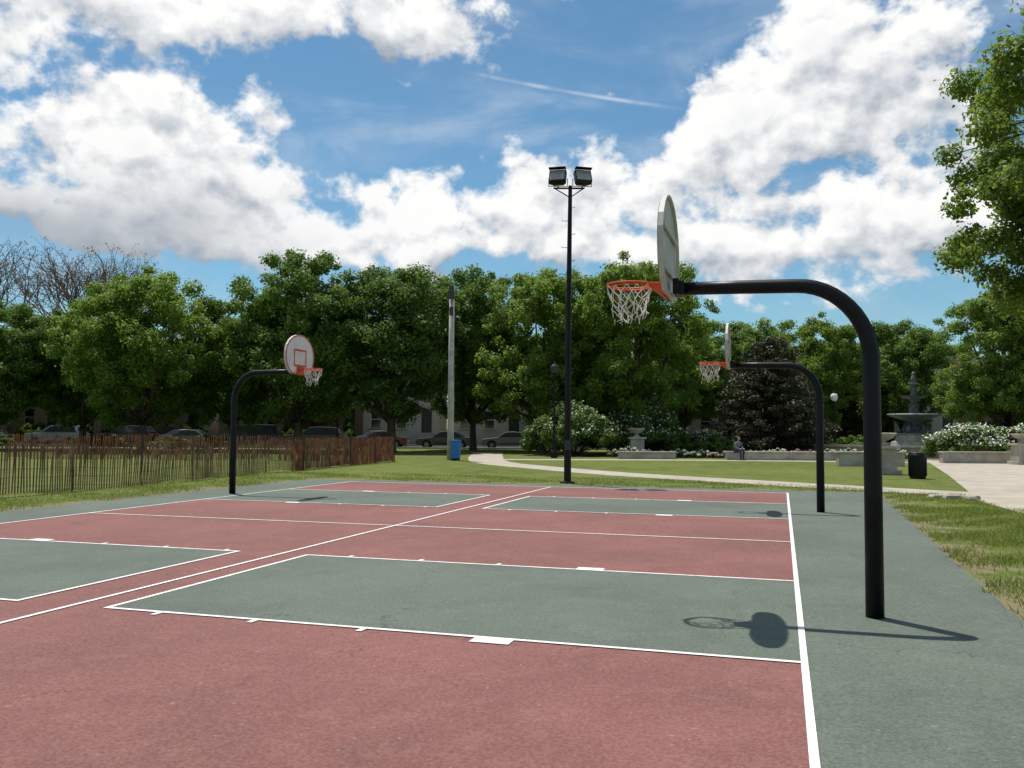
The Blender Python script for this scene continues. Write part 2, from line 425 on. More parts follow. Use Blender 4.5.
# ------------------------------------------------------------------ floodlight mast
def floodlight(x, y):
    e = empty('floodlight_pole', (x, y, 0), TH)
    b = MB(); b.lathe((0, 0, 0), [(.24, 0), (.24, .05), (.13, .07)], 16, 'black')
    b.tube([(0, 0, .05), (0, 0, 4), (.06, 0, 9.5)], [.115, .095, .062], 14, 'black')
    for k in range(14):
        zz = 3.2+k*.43; s_ = 1 if k % 2 else -1
        b.tube([(0, 0, zz), (s_*.20, 0, zz), (s_*.20, 0, zz+.04)], .011, 5, 'black')
    b.box((0, -.11, 1.2), (.16, .10, .3), 'steel')
    b.obj('mast', parent=e)
    b = MB(); b.tube([(-.48, 0, 9.42), (.52, 0, 9.42)], .03, 8, 'black'); b.tube([(-.42, 0, 9.40), (.05, 0, 9.12)], .018, 6, 'black'); b.tube([(.46, 0, 9.40), (.05, 0, 9.12)], .018, 6, 'black')
    b.obj('crossarm', parent=e)
    for sx, ry in ((-.33, .12), (.44, -.12)):
        b = MB(); hx = sx; zc = 9.74
        t = -.42
        def tp(p):
            q = Matrix.Rotation(t, 3, 'X') @ Vector(p); q = Matrix.Rotation(-ry*2, 3, 'Z') @ q
            return (q.x+hx, q.y, q.z+zc)
        F = [(-.27, -.16, -.21), (.27, -.16, -.21), (.27, -.16, .21), (-.27, -.16, .21)]
        K = [(-.15, .22, -.12), (.15, .22, -.12), (.15, .22, .12), (-.15, .22, .12)]
        Mi = [(-.27, .02, -.21), (.27, .02, -.21), (.27, .02, .21), (-.27, .02, .21)]
        vs = [tp(p) for p in F+Mi+K]
        fs = [(0, 3, 2, 1)]
        for a in (0, 4):
            for k in range(4): q = (k+1) % 4; fs.append((a+k, a+q, a+4+q, a+4+k))
        fs.append((8, 9, 10, 11))
        b.add(vs, fs, 'black')
        b.add([tp(p) for p in ((-.235, -.165, -.175), (.235, -.165, -.175), (.235, -.165, .175), (-.235, -.165, .175))], [(0, 1, 2, 3)], 'lampglass')
        b.add([tp(p) for p in ((-.28, -.16, .22), (.28, -.16, .22), (.28, -.33, .20), (-.28, -.33, .20))], [(0, 1, 2, 3)], 'black')
        b.tube([(hx-.30, 0, zc), (hx-.30, 0, zc-.26), (hx+.30, 0, zc-.26), (hx+.30, 0, zc)], .016, 6, 'black')
        b.tube([(hx, 0, 9.42), (hx, 0, zc-.26)], .025, 6, 'black')
        b.obj('lamp_head', parent=e)
floodlight(-6.46, 27.3)

def utility_pole(l, d):
    x, y = site(l, d); e = empty('utility_pole', (x, y, 0), TH)
    b = MB(); b.tube([(0, 0, 0), (0, 0, 5), (0, 0, 9.4)], [.19, .16, .13], 14, 'greywood'); b.obj('shaft', parent=e, smooth=True)
    b = MB(); b.tube([(0, -.05, 8.7), (0, -.35, 8.9)], .03, 6, 'steel'); b.box((0, -.30, 9.0), (.34, .30, .7), 'steel', top=.7)
    b.box((0, -.19, 8.0), (.22, .14, .45), 'steel'); b.obj('lamp_head', parent=e)
utility_pole(-3.28, 47.5)

def bin_(name, loc, r, h, m, lid=None):
    e = empty(name, loc)
    b = MB(); b.lathe((0, 0, 0), [(r*.85, 0), (r*.9, .04), (r, h*.85), (r*1.05, h*.86), (r*1.05, h*.89), (r, h*.9)], 24, m)
    for k in range(24):
        a = 6.2832*k/24; b.box((math.cos(a)*r*.96, math.sin(a)*r*.96, h*.45), (.03, .02, h*.72), m, rz=a)
    b.obj('body', parent=e)
    b = MB(); b.lathe((0, 0, 0), [(r*.98, h*.9), (r*.9, h*.97), (r*.5, h), (r*.48, h*.985)], 24, lid or m); b.obj('lid', parent=e, smooth=True)
x, y = site(-2.95, 47.0); 
e = empty('recycling_bin', (x, y, 0), TH)
b = MB(); b.box((0, 0, .55), (.46, .5, .9), 'blue', top=1.06); b.box((0, 0, .06), (.42, .42, .08), 'rubber'); b.obj('body', parent=e, bevel=.03)
b = MB(); b.box((0, .02, 1.04), (.54, .58, .07), 'blue'); b.box((0, -.1, 1.085), (.3, .2, .02), 'white'); b.obj('lid', parent=e, bevel=.02)
bin_('trash_can', (4.70, 34.9, .013), .31, .95, 'black')

# ------------------------------------------------------------------ fences
def fence(name, pts, m, seed, sp=.085):
    rs = random.Random(seed); e = empty(name); b = MB(); posts = MB(); wires = MB()
    dist = 0
    for (x0, y0), (x1, y1) in zip(pts[:-1], pts[1:]):
        L = math.hypot(x1-x0, y1-y0); ux, uy = (x1-x0)/L, (y1-y0)/L; n = int(L/sp)
        prev = None
        for i in range(n):
            t = i*sp; dist += sp
            lean = .10*math.sin(dist*.55+seed)+.06*math.sin(dist*1.7)+(.9*math.exp(-((dist-18)/1.3)**2) if seed == 1 else 0)
            sag = .04*math.sin(dist*1.05)+.02*math.sin(dist*3)
            h = 1.20+rs.uniform(-.03, .03); lx = rs.uniform(-.05, .05)+lean*.35
            off = .10*math.sin(dist*.6)+.05*math.sin(dist*2.1)
            bx, by = x0+ux*t-uy*off, y0+uy*t+ux*off
            w_ = .040; th = .010
            z0 = .02+sag; z1 = z0+h
            tx, ty = bx+ux*lx*h - uy*lean*.2, by+uy*lx*h+ux*lean*.2
            vs = []
            for (px, py, pz) in ((bx, by, z0), (tx, ty, z1)):
                for a, c in ((-1, -1), (1, -1), (1, 1), (-1, 1)):
                    vs.append((px+ux*a*w_/2-uy*c*th/2, py+uy*a*w_/2+ux*c*th/2, pz))
            b.add(vs, [(4, 5, 6, 7), (0, 1, 5, 4), (1, 2, 6, 5), (2, 3, 7, 6), (3, 0, 4, 7)], m)
            if i % 6 == 0:
                cur = [(bx+(tx-bx)*q, by+(ty-by)*q, z0+h*q) for q in (.12, .32, .5, .7, .9)]
                if prev:
                    for pa, pb in zip(prev, cur): wires.tube([pa, pb], .004, 3, 'steel', False)
                prev = cur
            if i % 30 == 0:
                px, py = bx-uy*.05, by+ux*.05
                posts.tube([(px, py, 0), (px+rs.uniform(-.05, .05), py, 1.38)], .024, 6, 'steel')
    b.obj('pickets', parent=e); posts.obj('posts', parent=e); wires.obj('wires', parent=e)
fence('picket_fence', [(-17.0, 4), (-17.6, 16.4), (-18.2, 28.9), (-18.9, 41.3)], 'picket', 1)
fence('picket_fence', [(-18.95, 41.5), (-27, 39.2), (-38, 35.9)], 'picket2', 2)
fence('picket_fence', [(-18.75, 41.1), (-18.45, 34), (-18.25, 30.5)], 'picket2', 3)

# ------------------------------------------------------------------ vegetation
def leaves(C, R, n, size, rng, flat=.75, droop=0., shell=.55):
    """n leaves spread through clumps C(k,3) radius R(k)"""
    k = len(C); w = R**2; idx = rng.choice(k, n, p=w/w.sum())
    d = rng.normal(size=(n, 3)); d /= np.linalg.norm(d, axis=1)[:, None]
    rad = R[idx]*(shell+(1-shell)*rng.random(n))*rng.uniform(.5, 1.18, n)
    off = d*rad[:, None]; off[:, 2] *= flat
    P = C[idx]+off
    nr = d*.8+rng.normal(size=(n, 3))*.6+np.array([0, 0, .5]); nr /= np.linalg.norm(nr, axis=1)[:, None]
    u = np.cross(nr, rng.normal(size=(n, 3))); u /= np.linalg.norm(u, axis=1)[:, None]
    v = np.cross(nr, u); s = size*rng.uniform(.55, 1.25, n)
    a = u*(s*.62)[:, None]; c = v*(s*.42)[:, None]
    V = np.stack([P-a, P-c+a*.1, P+a, P+c+a*.1], 1).reshape(-1, 3)
    return V, P
def crown_clumps(H, W, base, rng, n, cr, full=.5):
    """uneven crown: lobes carried on big limbs, plus fill through the whole volume"""
    C = []; R = []; cz = base+(H-base)*.46; hz = (H-base)*.54
    lob = []
    for i in range(11):
        a = 2.4*i+rng.uniform(-.4, .4); rr = rng.uniform(.35, .70)*W/2; zz = base+ (H-base)*rng.uniform(.14, .74)
        lob.append((np.array([math.cos(a)*rr, math.sin(a)*rr, zz]), rng.uniform(.26, .38)*W/1.5))
    lob.append((np.array([rng.uniform(-.1, .1)*W, rng.uniform(-.1, .1)*W, base+(H-base)*.72]), .30*W))
    while len(C) < n:
        if rng.random() < full:
            d = rng.normal(size=3); d /= np.linalg.norm(d); p = d*rng.random()**.33*np.array([W/2, W/2, hz])*.93+np.array([0, 0, cz])
        else:
            c, r = lob[rng.integers(len(lob))]
            d = rng.normal(size=3); d /= np.linalg.norm(d)
            p = c+d*r*rng.uniform(.45, 1.)*np.array([1, 1, .8])
        q = np.array([p[0]/(W/2), p[1]/(W/2), (p[2]-cz)/hz])
        if np.dot(q, q) > 1.05 or p[2] < base: continue
        C.append(p); R.append(cr*rng.uniform(.5, 1.35))
    return np.array(C), np.array(R), lob
def wood(b, lob, H, base, tr, rng, C, twigs=60):
    top = np.array([rng.uniform(-.3, .3), rng.uniform(-.3, .3), base+(H-base)*.55])
    pts = [(0, 0, -.1), (0, 0, .25), (rng.uniform(-.1, .1), 0, base*.6), (top[0]*.5, top[1]*.5, base+.6), tuple(top)]
    b.tube(pts, [tr*1.5, tr*1.08, tr*.9, tr*.7, tr*.3], 10, 'bark')
    for c, r in lob:
        t = rng.uniform(.0, .35); s0 = np.array([top[0]*.5*t, top[1]*.5*t, base*.75+(base*.5+.5)*t])
        md = s0*.45+c*.55; md[2] -= .05*H*rng.random()
        b.tube([tuple(s0), tuple(md), tuple(c)], [tr*.5, tr*.32, tr*.12], 7, 'bark')
    L = np.array([c for c, r in lob])
    for i in rng.choice(len(C), min(twigs, len(C)), replace=False):
        j = np.argmin(((L-C[i])**2).sum(1)); a = L[j]; m_ = (a+C[i])/2+rng.normal(size=3)*.12
        b.tube([tuple(a), tuple(m_), tuple(C[i])], [tr*.10, tr*.07, tr*.03], 4, 'bark', False)
def join_mesh(name, V, leafmat, wb, extra=None, wm='bark'):
    """one mesh: leaves then wood"""
    parts = [V]; counts = [len(V)//4]; mats = [leafmat]
    wv = np.array(wb.v, dtype=np.float64) if wb and wb.v else np.zeros((0, 3))
    if extra is not None: parts.append(extra[0]); counts.append(len(extra[0])//4); mats.append(extra[1])
    Q = np.concatenate(parts); nQ = len(Q)//4
    allv = np.concatenate([Q, wv])
    ls = list(np.arange(nQ)*4)
    tot = len(Q); wl = []
    if wb:
        for f in wb.f:
            ls.append(tot); wl.extend([a+len(Q) for a in f]); tot += len(f)
    li = np.concatenate([np.arange(len(Q)), np.array(wl, dtype=np.int64)]) if wl else np.arange(len(Q))
    me = bpy.data.meshes.new(name)
    me.vertices.add(len(allv)); me.vertices.foreach_set('co', allv.astype(np.float32).ravel())
    me.loops.add(len(li)); me.loops.foreach_set('vertex_index', li.astype(np.int32))
    me.polygons.add(len(ls)); me.polygons.foreach_set('loop_start', np.array(ls, dtype=np.int32))
    mi = np.concatenate([np.full(c, i) for i, c in enumerate(counts)]+([np.full(len(wb.f), len(mats))] if wb else []))
    for m in mats: me.materials.append(m)
    if wb: me.materials.append(M[wm])
    me.polygons.foreach_set('material_index', mi.astype(np.int32)); me.update(calc_edges=True)
    return me
def tree_mesh(seed, H, W, base, mat, n, size, ncl, cr, tr):
    rng = np.random.default_rng(seed)
    C, R, lob = crown_clumps(H, W, base, rng, ncl, cr)
    V, P = leaves(C, R, n, size, rng)
    wb = MB(); wood(wb, lob, H, base, tr, rng, C, 40)
    return join_mesh('tree_mesh', V, M[mat], wb)
def place(name, me, l, d, rz=0., s=(1, 1, 1), world=None):
    x, y = world if world else site(l, d)
    o = bpy.data.objects.new(name, me); COL.objects.link(o); o.location = (x, y, 0); o.rotation_euler = (0, 0, rz); o.scale = s
    return o
# reference size 12 m tall, 10 m wide
T = [tree_mesh(11, 12, 10, 1.9, 'leafA', 92000, .155, 300, .72, .27),
     tree_mesh(12, 12, 10, 1.8, 'leafB', 92000, .150, 330, .68, .25),
     tree_mesh(13, 12, 9.5, 2.1, 'leafC', 92000, .155, 300, .74, .28),
     tree_mesh(14, 12, 11, 1.7, 'leafB', 92000, .150, 340, .68, .25),
     tree_mesh(15, 12, 10, 2.0, 'leafA', 92000, .155, 310, .70, .24)]
kinds = ['maple_tree', 'elm_tree', 'oak_tree', 'elm_tree', 'maple_tree']
rs = random.Random(3)
for (l, d, h, w_, k) in [
    (-36.5, 62, 11.0, 9.5, 0), (-31.0, 64, 11.2, 9, 2), (-25.0, 60, 13.2, 11, 1), (-20.6, 65, 11.9, 9.5, 0),
    (-15.0, 62, 14.6, 11.5, 4), (-8.6, 63, 14.4, 11.5, 2), (-3.0, 69, 14.9, 11, 4), (2.2, 64, 14.1, 11.5, 1), (8.6, 62, 14.6, 12.5, 3),
    (14.2, 74, 11.0, 9, 0), (20.0, 84, 12.9, 11.5, 1), (27.0, 82, 13.2, 11.5, 3), (34.5, 92, 11.6, 11, 2), (38.0, 86, 13.2, 11, 0),
    (32.8, 58, 12.0, 10.0, 1), (37.5, 58, 13.6, 12, 0), (43, 62, 14, 12, 2), (-43, 64, 12, 10, 1), (-50, 62, 12, 10, 0),
    (-57, 64, 12, 11, 2), (50, 66, 12, 11, 1), (58, 64, 13, 11, 0)]:
    ref = (10, 10, 9.5, 11, 10)[k]
    place(kinds[k], T[k], l, d, rs.uniform(0, 6.28), (w_/ref, w_/ref, h/12))
for i in range(22):
    l = -84+i*8+rs.uniform(-2, 2); k = rs.randrange(4); h = rs.uniform(11, 13.5)
    gap = -16 < l < 3
    dd_ = 109 if gap else (86.8 if l < 18 else 98+rs.uniform(-4, 4))
    place(kinds[k], T[k], l*(1.2 if gap else 1), dd_, rs.uniform(0, 6.28), (1.0, 1.0, (h+4.5 if gap else h)/12))
rng = np.random.default_rng(5); C = []; R = []
for i in range(420):
    l = rng.uniform(-190, 190); d = rng.uniform(118, 150); x, y = site(l, d)
    C.append((x, y, rng.uniform(.5, 13.5)+1.5*math.sin(l*.12))); R.append(rng.uniform(2.2, 4.2))
V, _ = leaves(np.array(C), np.array(R), 90000, .70, rng)
o = bpy.data.objects.new('distant_trees', join_mesh('distant_trees', V, M['leafC'], None)); COL.objects.link(o)

# near overhanging tree at the right
rng = np.random.default_rng(23)
def near_tree(x, y):
    C, R, lob = crown_clumps(11.4, 12.2, 3.6, rng, 680, .50, .5)
    V, P = leaves(C, R, 290000, .086, rng, .75)
    wb = MB(); wood(wb, lob, 11.4, 3.8, .26, rng, C, 300)
    me = join_mesh('locust', V, M['leafN'], wb); place('locust_tree', me, 0, 0, .3, world=(x, y))
near_tree(*site(14.1, 16.0))

# dark conifer
rng = np.random.default_rng(31); C = []; R = []; wb = MB()
wb.tube([(0, 0, -.1), (0, 0, 4), (0, 0, 8.2)], [.2, .13, .03], 8, 'bark')
z = .4
while z < 8.0:
    rmax = 3.7*(1-(z/8.6)**1.5)**.8*(1+.12*math.sin(z*5))+.15; nb = int(7+rmax*4)
    for i in range(nb):
        a = rng.uniform(0, 6.283); r_ = rmax*rng.uniform(.6, 1.15)
        end = (math.cos(a)*r_, math.sin(a)*r_, z+.10*r_)
        wb.tube([(0, 0, z), end], [.035, .01], 4, 'bark', False)
        for t in np.linspace(.3, 1, max(2, int(r_*2.5))):
            C.append((end[0]*t, end[1]*t, z+.10*r_*t+rng.uniform(-.15, .15))); R.append(.26+.18*rng.random())
    z += .36
V, _ = leaves(np.array(C), np.array(R), 52000, .14, rng, .6)
place('conifer_tree', join_mesh('conifer', V, M['needle'], wb), 18.1, 62, .3, (1.1, 1.1, 1.0))

def bare(seed, H, W):
    rng = np.random.default_rng(seed); wb = MB(); tips = []
    def br(p, d, L, r, lev):
        q = p+d*L; m_ = (p+q)/2+rng.normal(size=3)*L*.06
        wb.tube([tuple(p), tuple(m_), tuple(q)], [r, r*.82, r*.62], 6 if lev < 3 else 3, 'twig', False)
        if lev >= 6: tips.append(q); return
        for k in range(3 if lev < 5 else 2):
            dd = d+rng.normal(size=3)*.46+np.array([0, 0, .14]); dd /= np.linalg.norm(dd)
            br(q if k else m_*.3+q*.7, dd, L*rng.uniform(.68, .88), max(r*.62, .018), lev+1)
    br(np.array([0, 0, 0.]), np.array([0, 0, 1.]), H*.27, .34, 0)
    C = np.array(tips); V, _ = leaves(C, np.full(len(C), .4), 3500, .10, rng)
    return join_mesh('bare', V, M['bud'], wb, None, 'twig')
B1 = bare(3, 17.5, 12)
for l, d, s_ in ((-44.5, 78, 1.10), (-37.5, 80, 1.05), (-51, 79, 1.05), (-41, 84, 1.1)): place('bare_tree', B1, l, d, l, (s_, s_, s_))

def shrub(seed, W, H, n, flowers, fm='blossom', size=.12, D=None):
    rng = np.random.default_rng(seed); D = D or W; C = []; R = []
    k = int(26+W*D*2.2)
    for i in range(k):
        a = rng.uniform(0, 6.283); r_ = math.sqrt(rng.random()); x, y = math.cos(a)*r_*W/2*.86, math.sin(a)*r_*D/2*.86
        hh = H*(1-.55*r_**2.2)*rng.uniform(.80, 1.0)
        C.append((x, y, hh*rng.uniform(.3, .88))); R.append(rng.uniform(.13, .22)*min(H, 3)*.9)
    C = np.array(C); R = np.array(R); V, P = leaves(C, R, n, size, rng, .8)
    F, _ = leaves(C+np.array([0, 0, .06]), R*1.06, flowers, size*.85, rng, .8, shell=.9)
    Fc = F.reshape(-1, 4, 3); keep = Fc[:, :, 2].mean(1) > H*.32; F = Fc[keep].reshape(-1, 3)
    wb = MB()
    for i in range(0, len(C), 3): wb.tube([(C[i][0]*.15, C[i][1]*.15, 0), tuple(C[i])], [.04, .012], 4, 'bark', False)
    return join_mesh('shrub', V, M['hedge'], wb, (F, M[fm]))
S1 = shrub(1, 6.4, 4.0, 30000, 3000, size=.14); S2 = shrub(2, 5.0, 2.6, 16000, 5500, size=.14); S3 = shrub(3, 3, 1.5, 8000, 0, size=.11)
S4 = shrub(4, 3.2, .65, 8000, 1500, size=.10, D=1.6); S5 = shrub(5, 3.2, .6, 8000, 1300, 'pink', size=.10, D=1.6)
for l, d, s_, me in ((3.9, 57, 1.05, S1), (9.0, 61, 1.1, S1), (27.0, 52, 1.1, S2), (30.5, 51, 1.1, S2), (34.5, 50, 1.1, S2), (14.2, 63, .9, S2)):
    place('flowering_shrub', me, l, d, l, (s_, s_, s_))
for i in range(16):
    l = rs.uniform(-44, 34)
    if -10 < l < 0: continue
    place('shrub', S3, l, rs.uniform(66, 68) if i % 2 else rs.uniform(87.5, 90), rs.uniform(0, 6), (rs.uniform(.8, 1.4),)*2+(rs.uniform(.7, 1.2),))
for i in range(24):
    if not 11 <= i <= 13: place('shrub', S3, -70+i*5.3, 90.6, i, (1.3, .9, 1.7))
for l, d in ((14, 60), (22.5, 60), (24.5, 62), (11, 61), (35, 64), (38, 66), (32, 66)): place('shrub', S3, l, d, l, (1.2, 1.2, 1.1))
for i in range(12):
    place('flower_bed', S5 if i % 3 == 1 else S4, 7.2+i*1.5, 53.6+.5*(i % 2), TH+rs.uniform(-.15, .15), (1, 1, rs.uniform(.7, 1.1)))

def grass():
    rng = np.random.default_rng(9); Pn = []
    def region(x0, x1, y0, y1, den, ok):
        n = int((x1-x0)*(y1-y0)*den); P = np.stack([rng.uniform(x0, x1, n), rng.uniform(y0, y1, n)], 1)
        f = np.sin(P[:, 0]*1.9+np.sin(P[:, 1]*1.3)*1.7)+np.sin(P[:, 1]*2.3+P[:, 0]*.9)+.8*np.sin(P[:, 0]*5.1-P[:, 1]*4.3)
        keep = ok(P) & (rng.random(n) < np.clip(.50+.36*f, .03, 1)); Pn.append(P[keep])
    er = lambda y: 1.75+(y+2)*.8/28.4
    region(1.9, 9, 4, 22, 900, lambda P: P[:, 0] > er(P[:, 1])+.02+.05*np.sin(P[:, 1]*7)+.04*np.sin(P[:, 1]*17))
    region(2.2, 5.0, 22, 26.5, 500, lambda P: (P[:, 0] > er(P[:, 1])+.03) & (P[:, 0] < 4.7))
    region(-18.5, -14.8, 8, 30, 300, lambda P: P[:, 0] < -14.82+.05*np.sin(P[:, 1]*6))
    region(-15, 3, 26.2, 31, 260, lambda P: (P[:, 1] > 26.35+.05*np.sin(P[:, 0]*6)) & (P[:, 1] < 30.4-.55*np.maximum(P[:, 0]+2, 0)))
    P = np.concatenate(Pn); n = len(P)
    h = rng.uniform(.03, .09, n)*(1+.5*(rng.random(n) > .93)); a = rng.uniform(0, 6.283, n); w_ = rng.uniform(.004, .009, n)*1.2
    le = rng.normal(size=(n, 2))*.6*h[:, None]
    B = np.concatenate([P, np.zeros((n, 1))], 1); dv = np.stack([np.cos(a)*w_, np.sin(a)*w_, np.zeros(n)], 1)
    Tp = B+np.concatenate([le, h[:, None]], 1)
    V = np.stack([B-dv, B+dv, Tp], 1).reshape(-1, 3)
    me = npmesh('grass', V, 3, [M['grassblade']]); o = bpy.data.objects.new('grass', me); COL.objects.link(o)
grass()

# ------------------------------------------------------------------ stonework
def urn_pedestal(l, d, s=1.):
    x, y = site(l, d); e = empty('stone_urn', (x, y, 0), TH)
    b = MB(); b.box((0, 0, .1*s), (1.15*s, 1.15*s, .2*s), 'stone'); b.box((0, 0, .65*s), (.86*s, .86*s, .9*s), 'stone'); b.box((0, 0, 1.16*s), (1.1*s, 1.1*s, .12*s), 'stone')
    b.obj('pedestal', parent=e, bevel=.02)
    b = MB(); b.lathe((0, 0, 1.22*s), [(.26*s, 0), (.24*s, .06*s), (.10*s, .12*s), (.12*s, .2*s), (.42*s, .34*s), (.52*s, .48*s), (.58*s, .52*s), (.55*s, .56*s), (.4*s, .52*s)], 24, 'stone'); b.obj('bowl', parent=e, smooth=True)
    return e
urn_pedestal(14.75, 35.2, .92); urn_pedestal(7.9, 56, 1.0); urn_pedestal(26.5, 46, .9)
def wall(l0, l1, d, h, w_=.4):
    x, y = site((l0+l1)/2, d); b = MB(); b.box((0, 0, h/2), (l1-l0, w_, h), 'stone'); b.box((0, 0, h+.04), (l1-l0+.1, w_+.12, .08), 'stone')
    b.obj('stone_wall', (x, y, 0), TH, bevel=.015)
wall(12.2, 20.5, 50.5, .42); wall(23, 40, 47.5, .55); wall(15.8, 19.0, 43, .62); wall(6.2, 9.5, 51.5, .35)
def fountain(l, d):
    x, y = site(l, d); e = empty('fountain', (x, y, .0), TH)
    b = MB(); b.lathe((0, 0, 0), [(7.6, 0), (7.6, .6), (7.8, .65), (7.8, .78), (7.2, .78), (7.2, .45)], 56, 'stone'); b.lathe((0, 0, .46), [(1.6, 0), (1.5, .5), (1.25, .55), (1.15, 1.0), (1.3, 1.05), (.9, 1.1)], 24, 'stone'); b.obj('basin', parent=e)
    b = MB(); b.lathe((0, 0, 0), [(7.18, .45), (.1, .46)], 40, 'water'); b.obj('water', parent=e)
    b = MB()
    b.lathe((0, 0, 0), [(.9, 1.4), (.7, 1.6), (.45, 1.8), (.55, 2.0), (.35, 2.2), (.5, 2.4), (1.6, 2.75), (1.78, 2.85), (1.7, 2.92), (.4, 2.75),
                        (.3, 3.2), (.36, 3.5), (.2, 3.7), (.3, 3.9), (.85, 4.1), (.95, 4.18), (.2, 4.1), (.18, 4.5), (.26, 4.7), (.14, 4.85), (.3, 5.0), (.4, 5.05), (.1, 5.1)], 28, 'bronze')
    b.obj('tiers', parent=e, smooth=False)
    b = MB(); b.lathe((0, 0, 5.05), [(.16, 0), (.2, .25), (.14, .5), (.1, .6), (.12, .7), (.05, .82)], 12, 'bronze')
    for k in range(4):
        a = k*1.5708+.6; b.tube([(.5*math.cos(a), .5*math.sin(a), 1.5), (.75*math.cos(a), .75*math.sin(a), 1.8), (.6*math.cos(a), .6*math.sin(a), 2.3)], [.22, .2, .1], 8, 'bronze')
    b.obj('figures', parent=e, smooth=True)
fountain(28.2, 62)
def street_lamp(l, d, h=4.0, col='black', globe='white'):
    x, y = site(l, d); e = empty('street_lamp', (x, y, 0))
    b = MB(); b.lathe((0, 0, 0), [(.2, 0), (.2, .3), (.1, .5), (.07, 1.2), (.055, h-.5), (.09, h-.45), (.12, h-.35), (.06, h-.3)], 12, col); b.obj('post', parent=e)
    b = MB(); b.lathe((0, 0, h-.32), [(.1, 0), (.2, .1), (.24, .28), (.2, .45), (.09, .55)], 16, globe); b.obj('globe', parent=e, smooth=True)
    b = MB(); b.lathe((0, 0, h+.2), [(.14, 0), (.08, .1), (.02, .2)], 12, col); b.obj('finial', parent=e)
street_lamp(21.7, 59.5, 4.0); street_lamp(2.5, 52, 5.3, 'black', 'steel'); street_lamp(31, 56, 4.2); street_lamp(-14, 71, 4.4, 'black', 'steel')

# ------------------------------------------------------------------ cars
def car(l, d, paint, kind='sedan', flip=False):
    x, y = site(l, d); e = empty('parked_car', (x, y, .006), TH+(math.pi if flip else 0))
    pm = simple('car_paint', paint, .25, .04, 2, .6)
    if kind == 'suv':
        L = 4.7; body = [(-2.35, .35), (-2.38, .7), (-2.30, 1.05), (-1.15, 1.12), (-.75, 1.13), (1.9, 1.13), (2.3, 1.05), (2.36, .7), (2.33, .35)]
        roof = [(-1.10, 1.13), (-.42, 1.70), (.3, 1.76), (1.75, 1.70), (2.15, 1.13)]
    elif kind == 'van':
        L = 5; body = [(-2.5, .35), (-2.52, .7), (-2.4, 1.0), (-1.75, 1.12), (-1.5, 1.14), (2.3, 1.14), (2.5, 1.05), (2.52, .7), (2.5, .35)]
        roof = [(-1.75, 1.14), (-.95, 1.85), (0, 1.92), (2.25, 1.88), (2.42, 1.14)]
    else:
        L = 4.6; body = [(-2.3, .3), (-2.33, .6), (-2.2, .82), (-1.2, .93), (-.9, .94), (1.55, .96), (2.2, .93), (2.32, .65), (2.28, .3)]
        roof = [(-1.05, .94), (-.35, 1.40), (.2, 1.45), (.95, 1.40), (1.75, .95)]
    hw = .90
    def prism(b, pr, wf, m):
        n = len(pr); vs = [(a, wf(q), q) for a, q in pr]+[(a, -wf(q), q) for a, q in pr]
        b.add(vs, [tuple(range(n)), tuple(range(2*n-1, n-1, -1))]+[(k, n+k, n+(k+1) % n, (k+1) % n) for k in range(n)], m)
    zb = roof[0][1]; zt = max(q for _, q in roof)
    b = MB(); prism(b, body, lambda q: hw-.05*max(0, (q-.7))-.06*max(0, .5-q), pm); b.obj('body', parent=e, bevel=.06)
    wf = lambda q: hw-.05-.22*(q-zb)/(zt-zb)
    b = MB(); prism(b, roof, wf, pm); b.obj('cabin', parent=e, bevel=.04)
    b = MB(); cx = sum(a for a, _ in roof)/5
    ins = [((a-cx)*.86+cx, zb+.05+(q-zb)*.80) for a, q in roof]
    n = 5
    for s_ in (1, -1):
        b.add([(a, s_*(wf(q)+.012), q) for a, q in ins], [tuple(range(n)) if s_ > 0 else tuple(range(n))[::-1]], 'glass')
    for (a0, z0), (a1, z1), dx in ((roof[0], roof[1], -.02), (roof[4], roof[3], .02)):
        b.add([(a0*.92+a1*.08+dx, s_*(wf(z0)-.1), z0*.92+z1*.08+.02) for s_ in (1, -1)]+[(a0*.12+a1*.88+dx, s_*(wf(z1)-.08), z0*.12+z1*.88+.02) for s_ in (-1, 1)], [(0, 1, 2, 3)], 'glass')
    b.obj('windows', parent=e)
    b = MB()
    for s_ in (1, -1):
        for px in (cx-.1, cx+.75): b.box((px, s_*(wf((zb+zt)/2)+.012), (zb+zt)/2), (.06, .02, (zt-zb)*.8), pm)
        b.box((cx, s_*(hw+.0), .42), (2.2, .03, .07), 'rubber')
        b.box((-L/2+.04, s_*.62, .72 if kind == 'sedan' else .85), (.10, .36, .14), 'lampglass'); b.box((L/2-.04, s_*.68, .78 if kind == 'sedan' else .95), (.10, .26, .2), 'orange')
        b.box((roof[0][0]+.25, s_*(hw+.06), zb+.1), (.12, .2, .12), pm)
    b.box((-L/2-.01, 0, .42), (.06, 1.3, .14), 'rubber'); b.box((L/2+.0, 0, .55), (.05, .5, .13), 'white')
    b.obj('trim', parent=e)
    b = MB(); R = .36 if kind != 'sedan' else .33
    for px in (-L/2+.85, L/2-.88):
        for s_ in (1, -1):
            y0 = s_*(hw-.20); y1 = s_*(hw+.015)
            b.tube([(px, y0, R), (px, y1, R)], R, 20, 'rubber'); b.tube([(px, y1, R), (px, y1+s_*.008, R)], R*.62, 14, 'galv')
            b.tube([(px, s_*(hw-.10), R+.02), (px, s_*(hw+.005), R+.02)], R*1.16, 20, 'rubber')
    b.obj('wheels', parent=e)
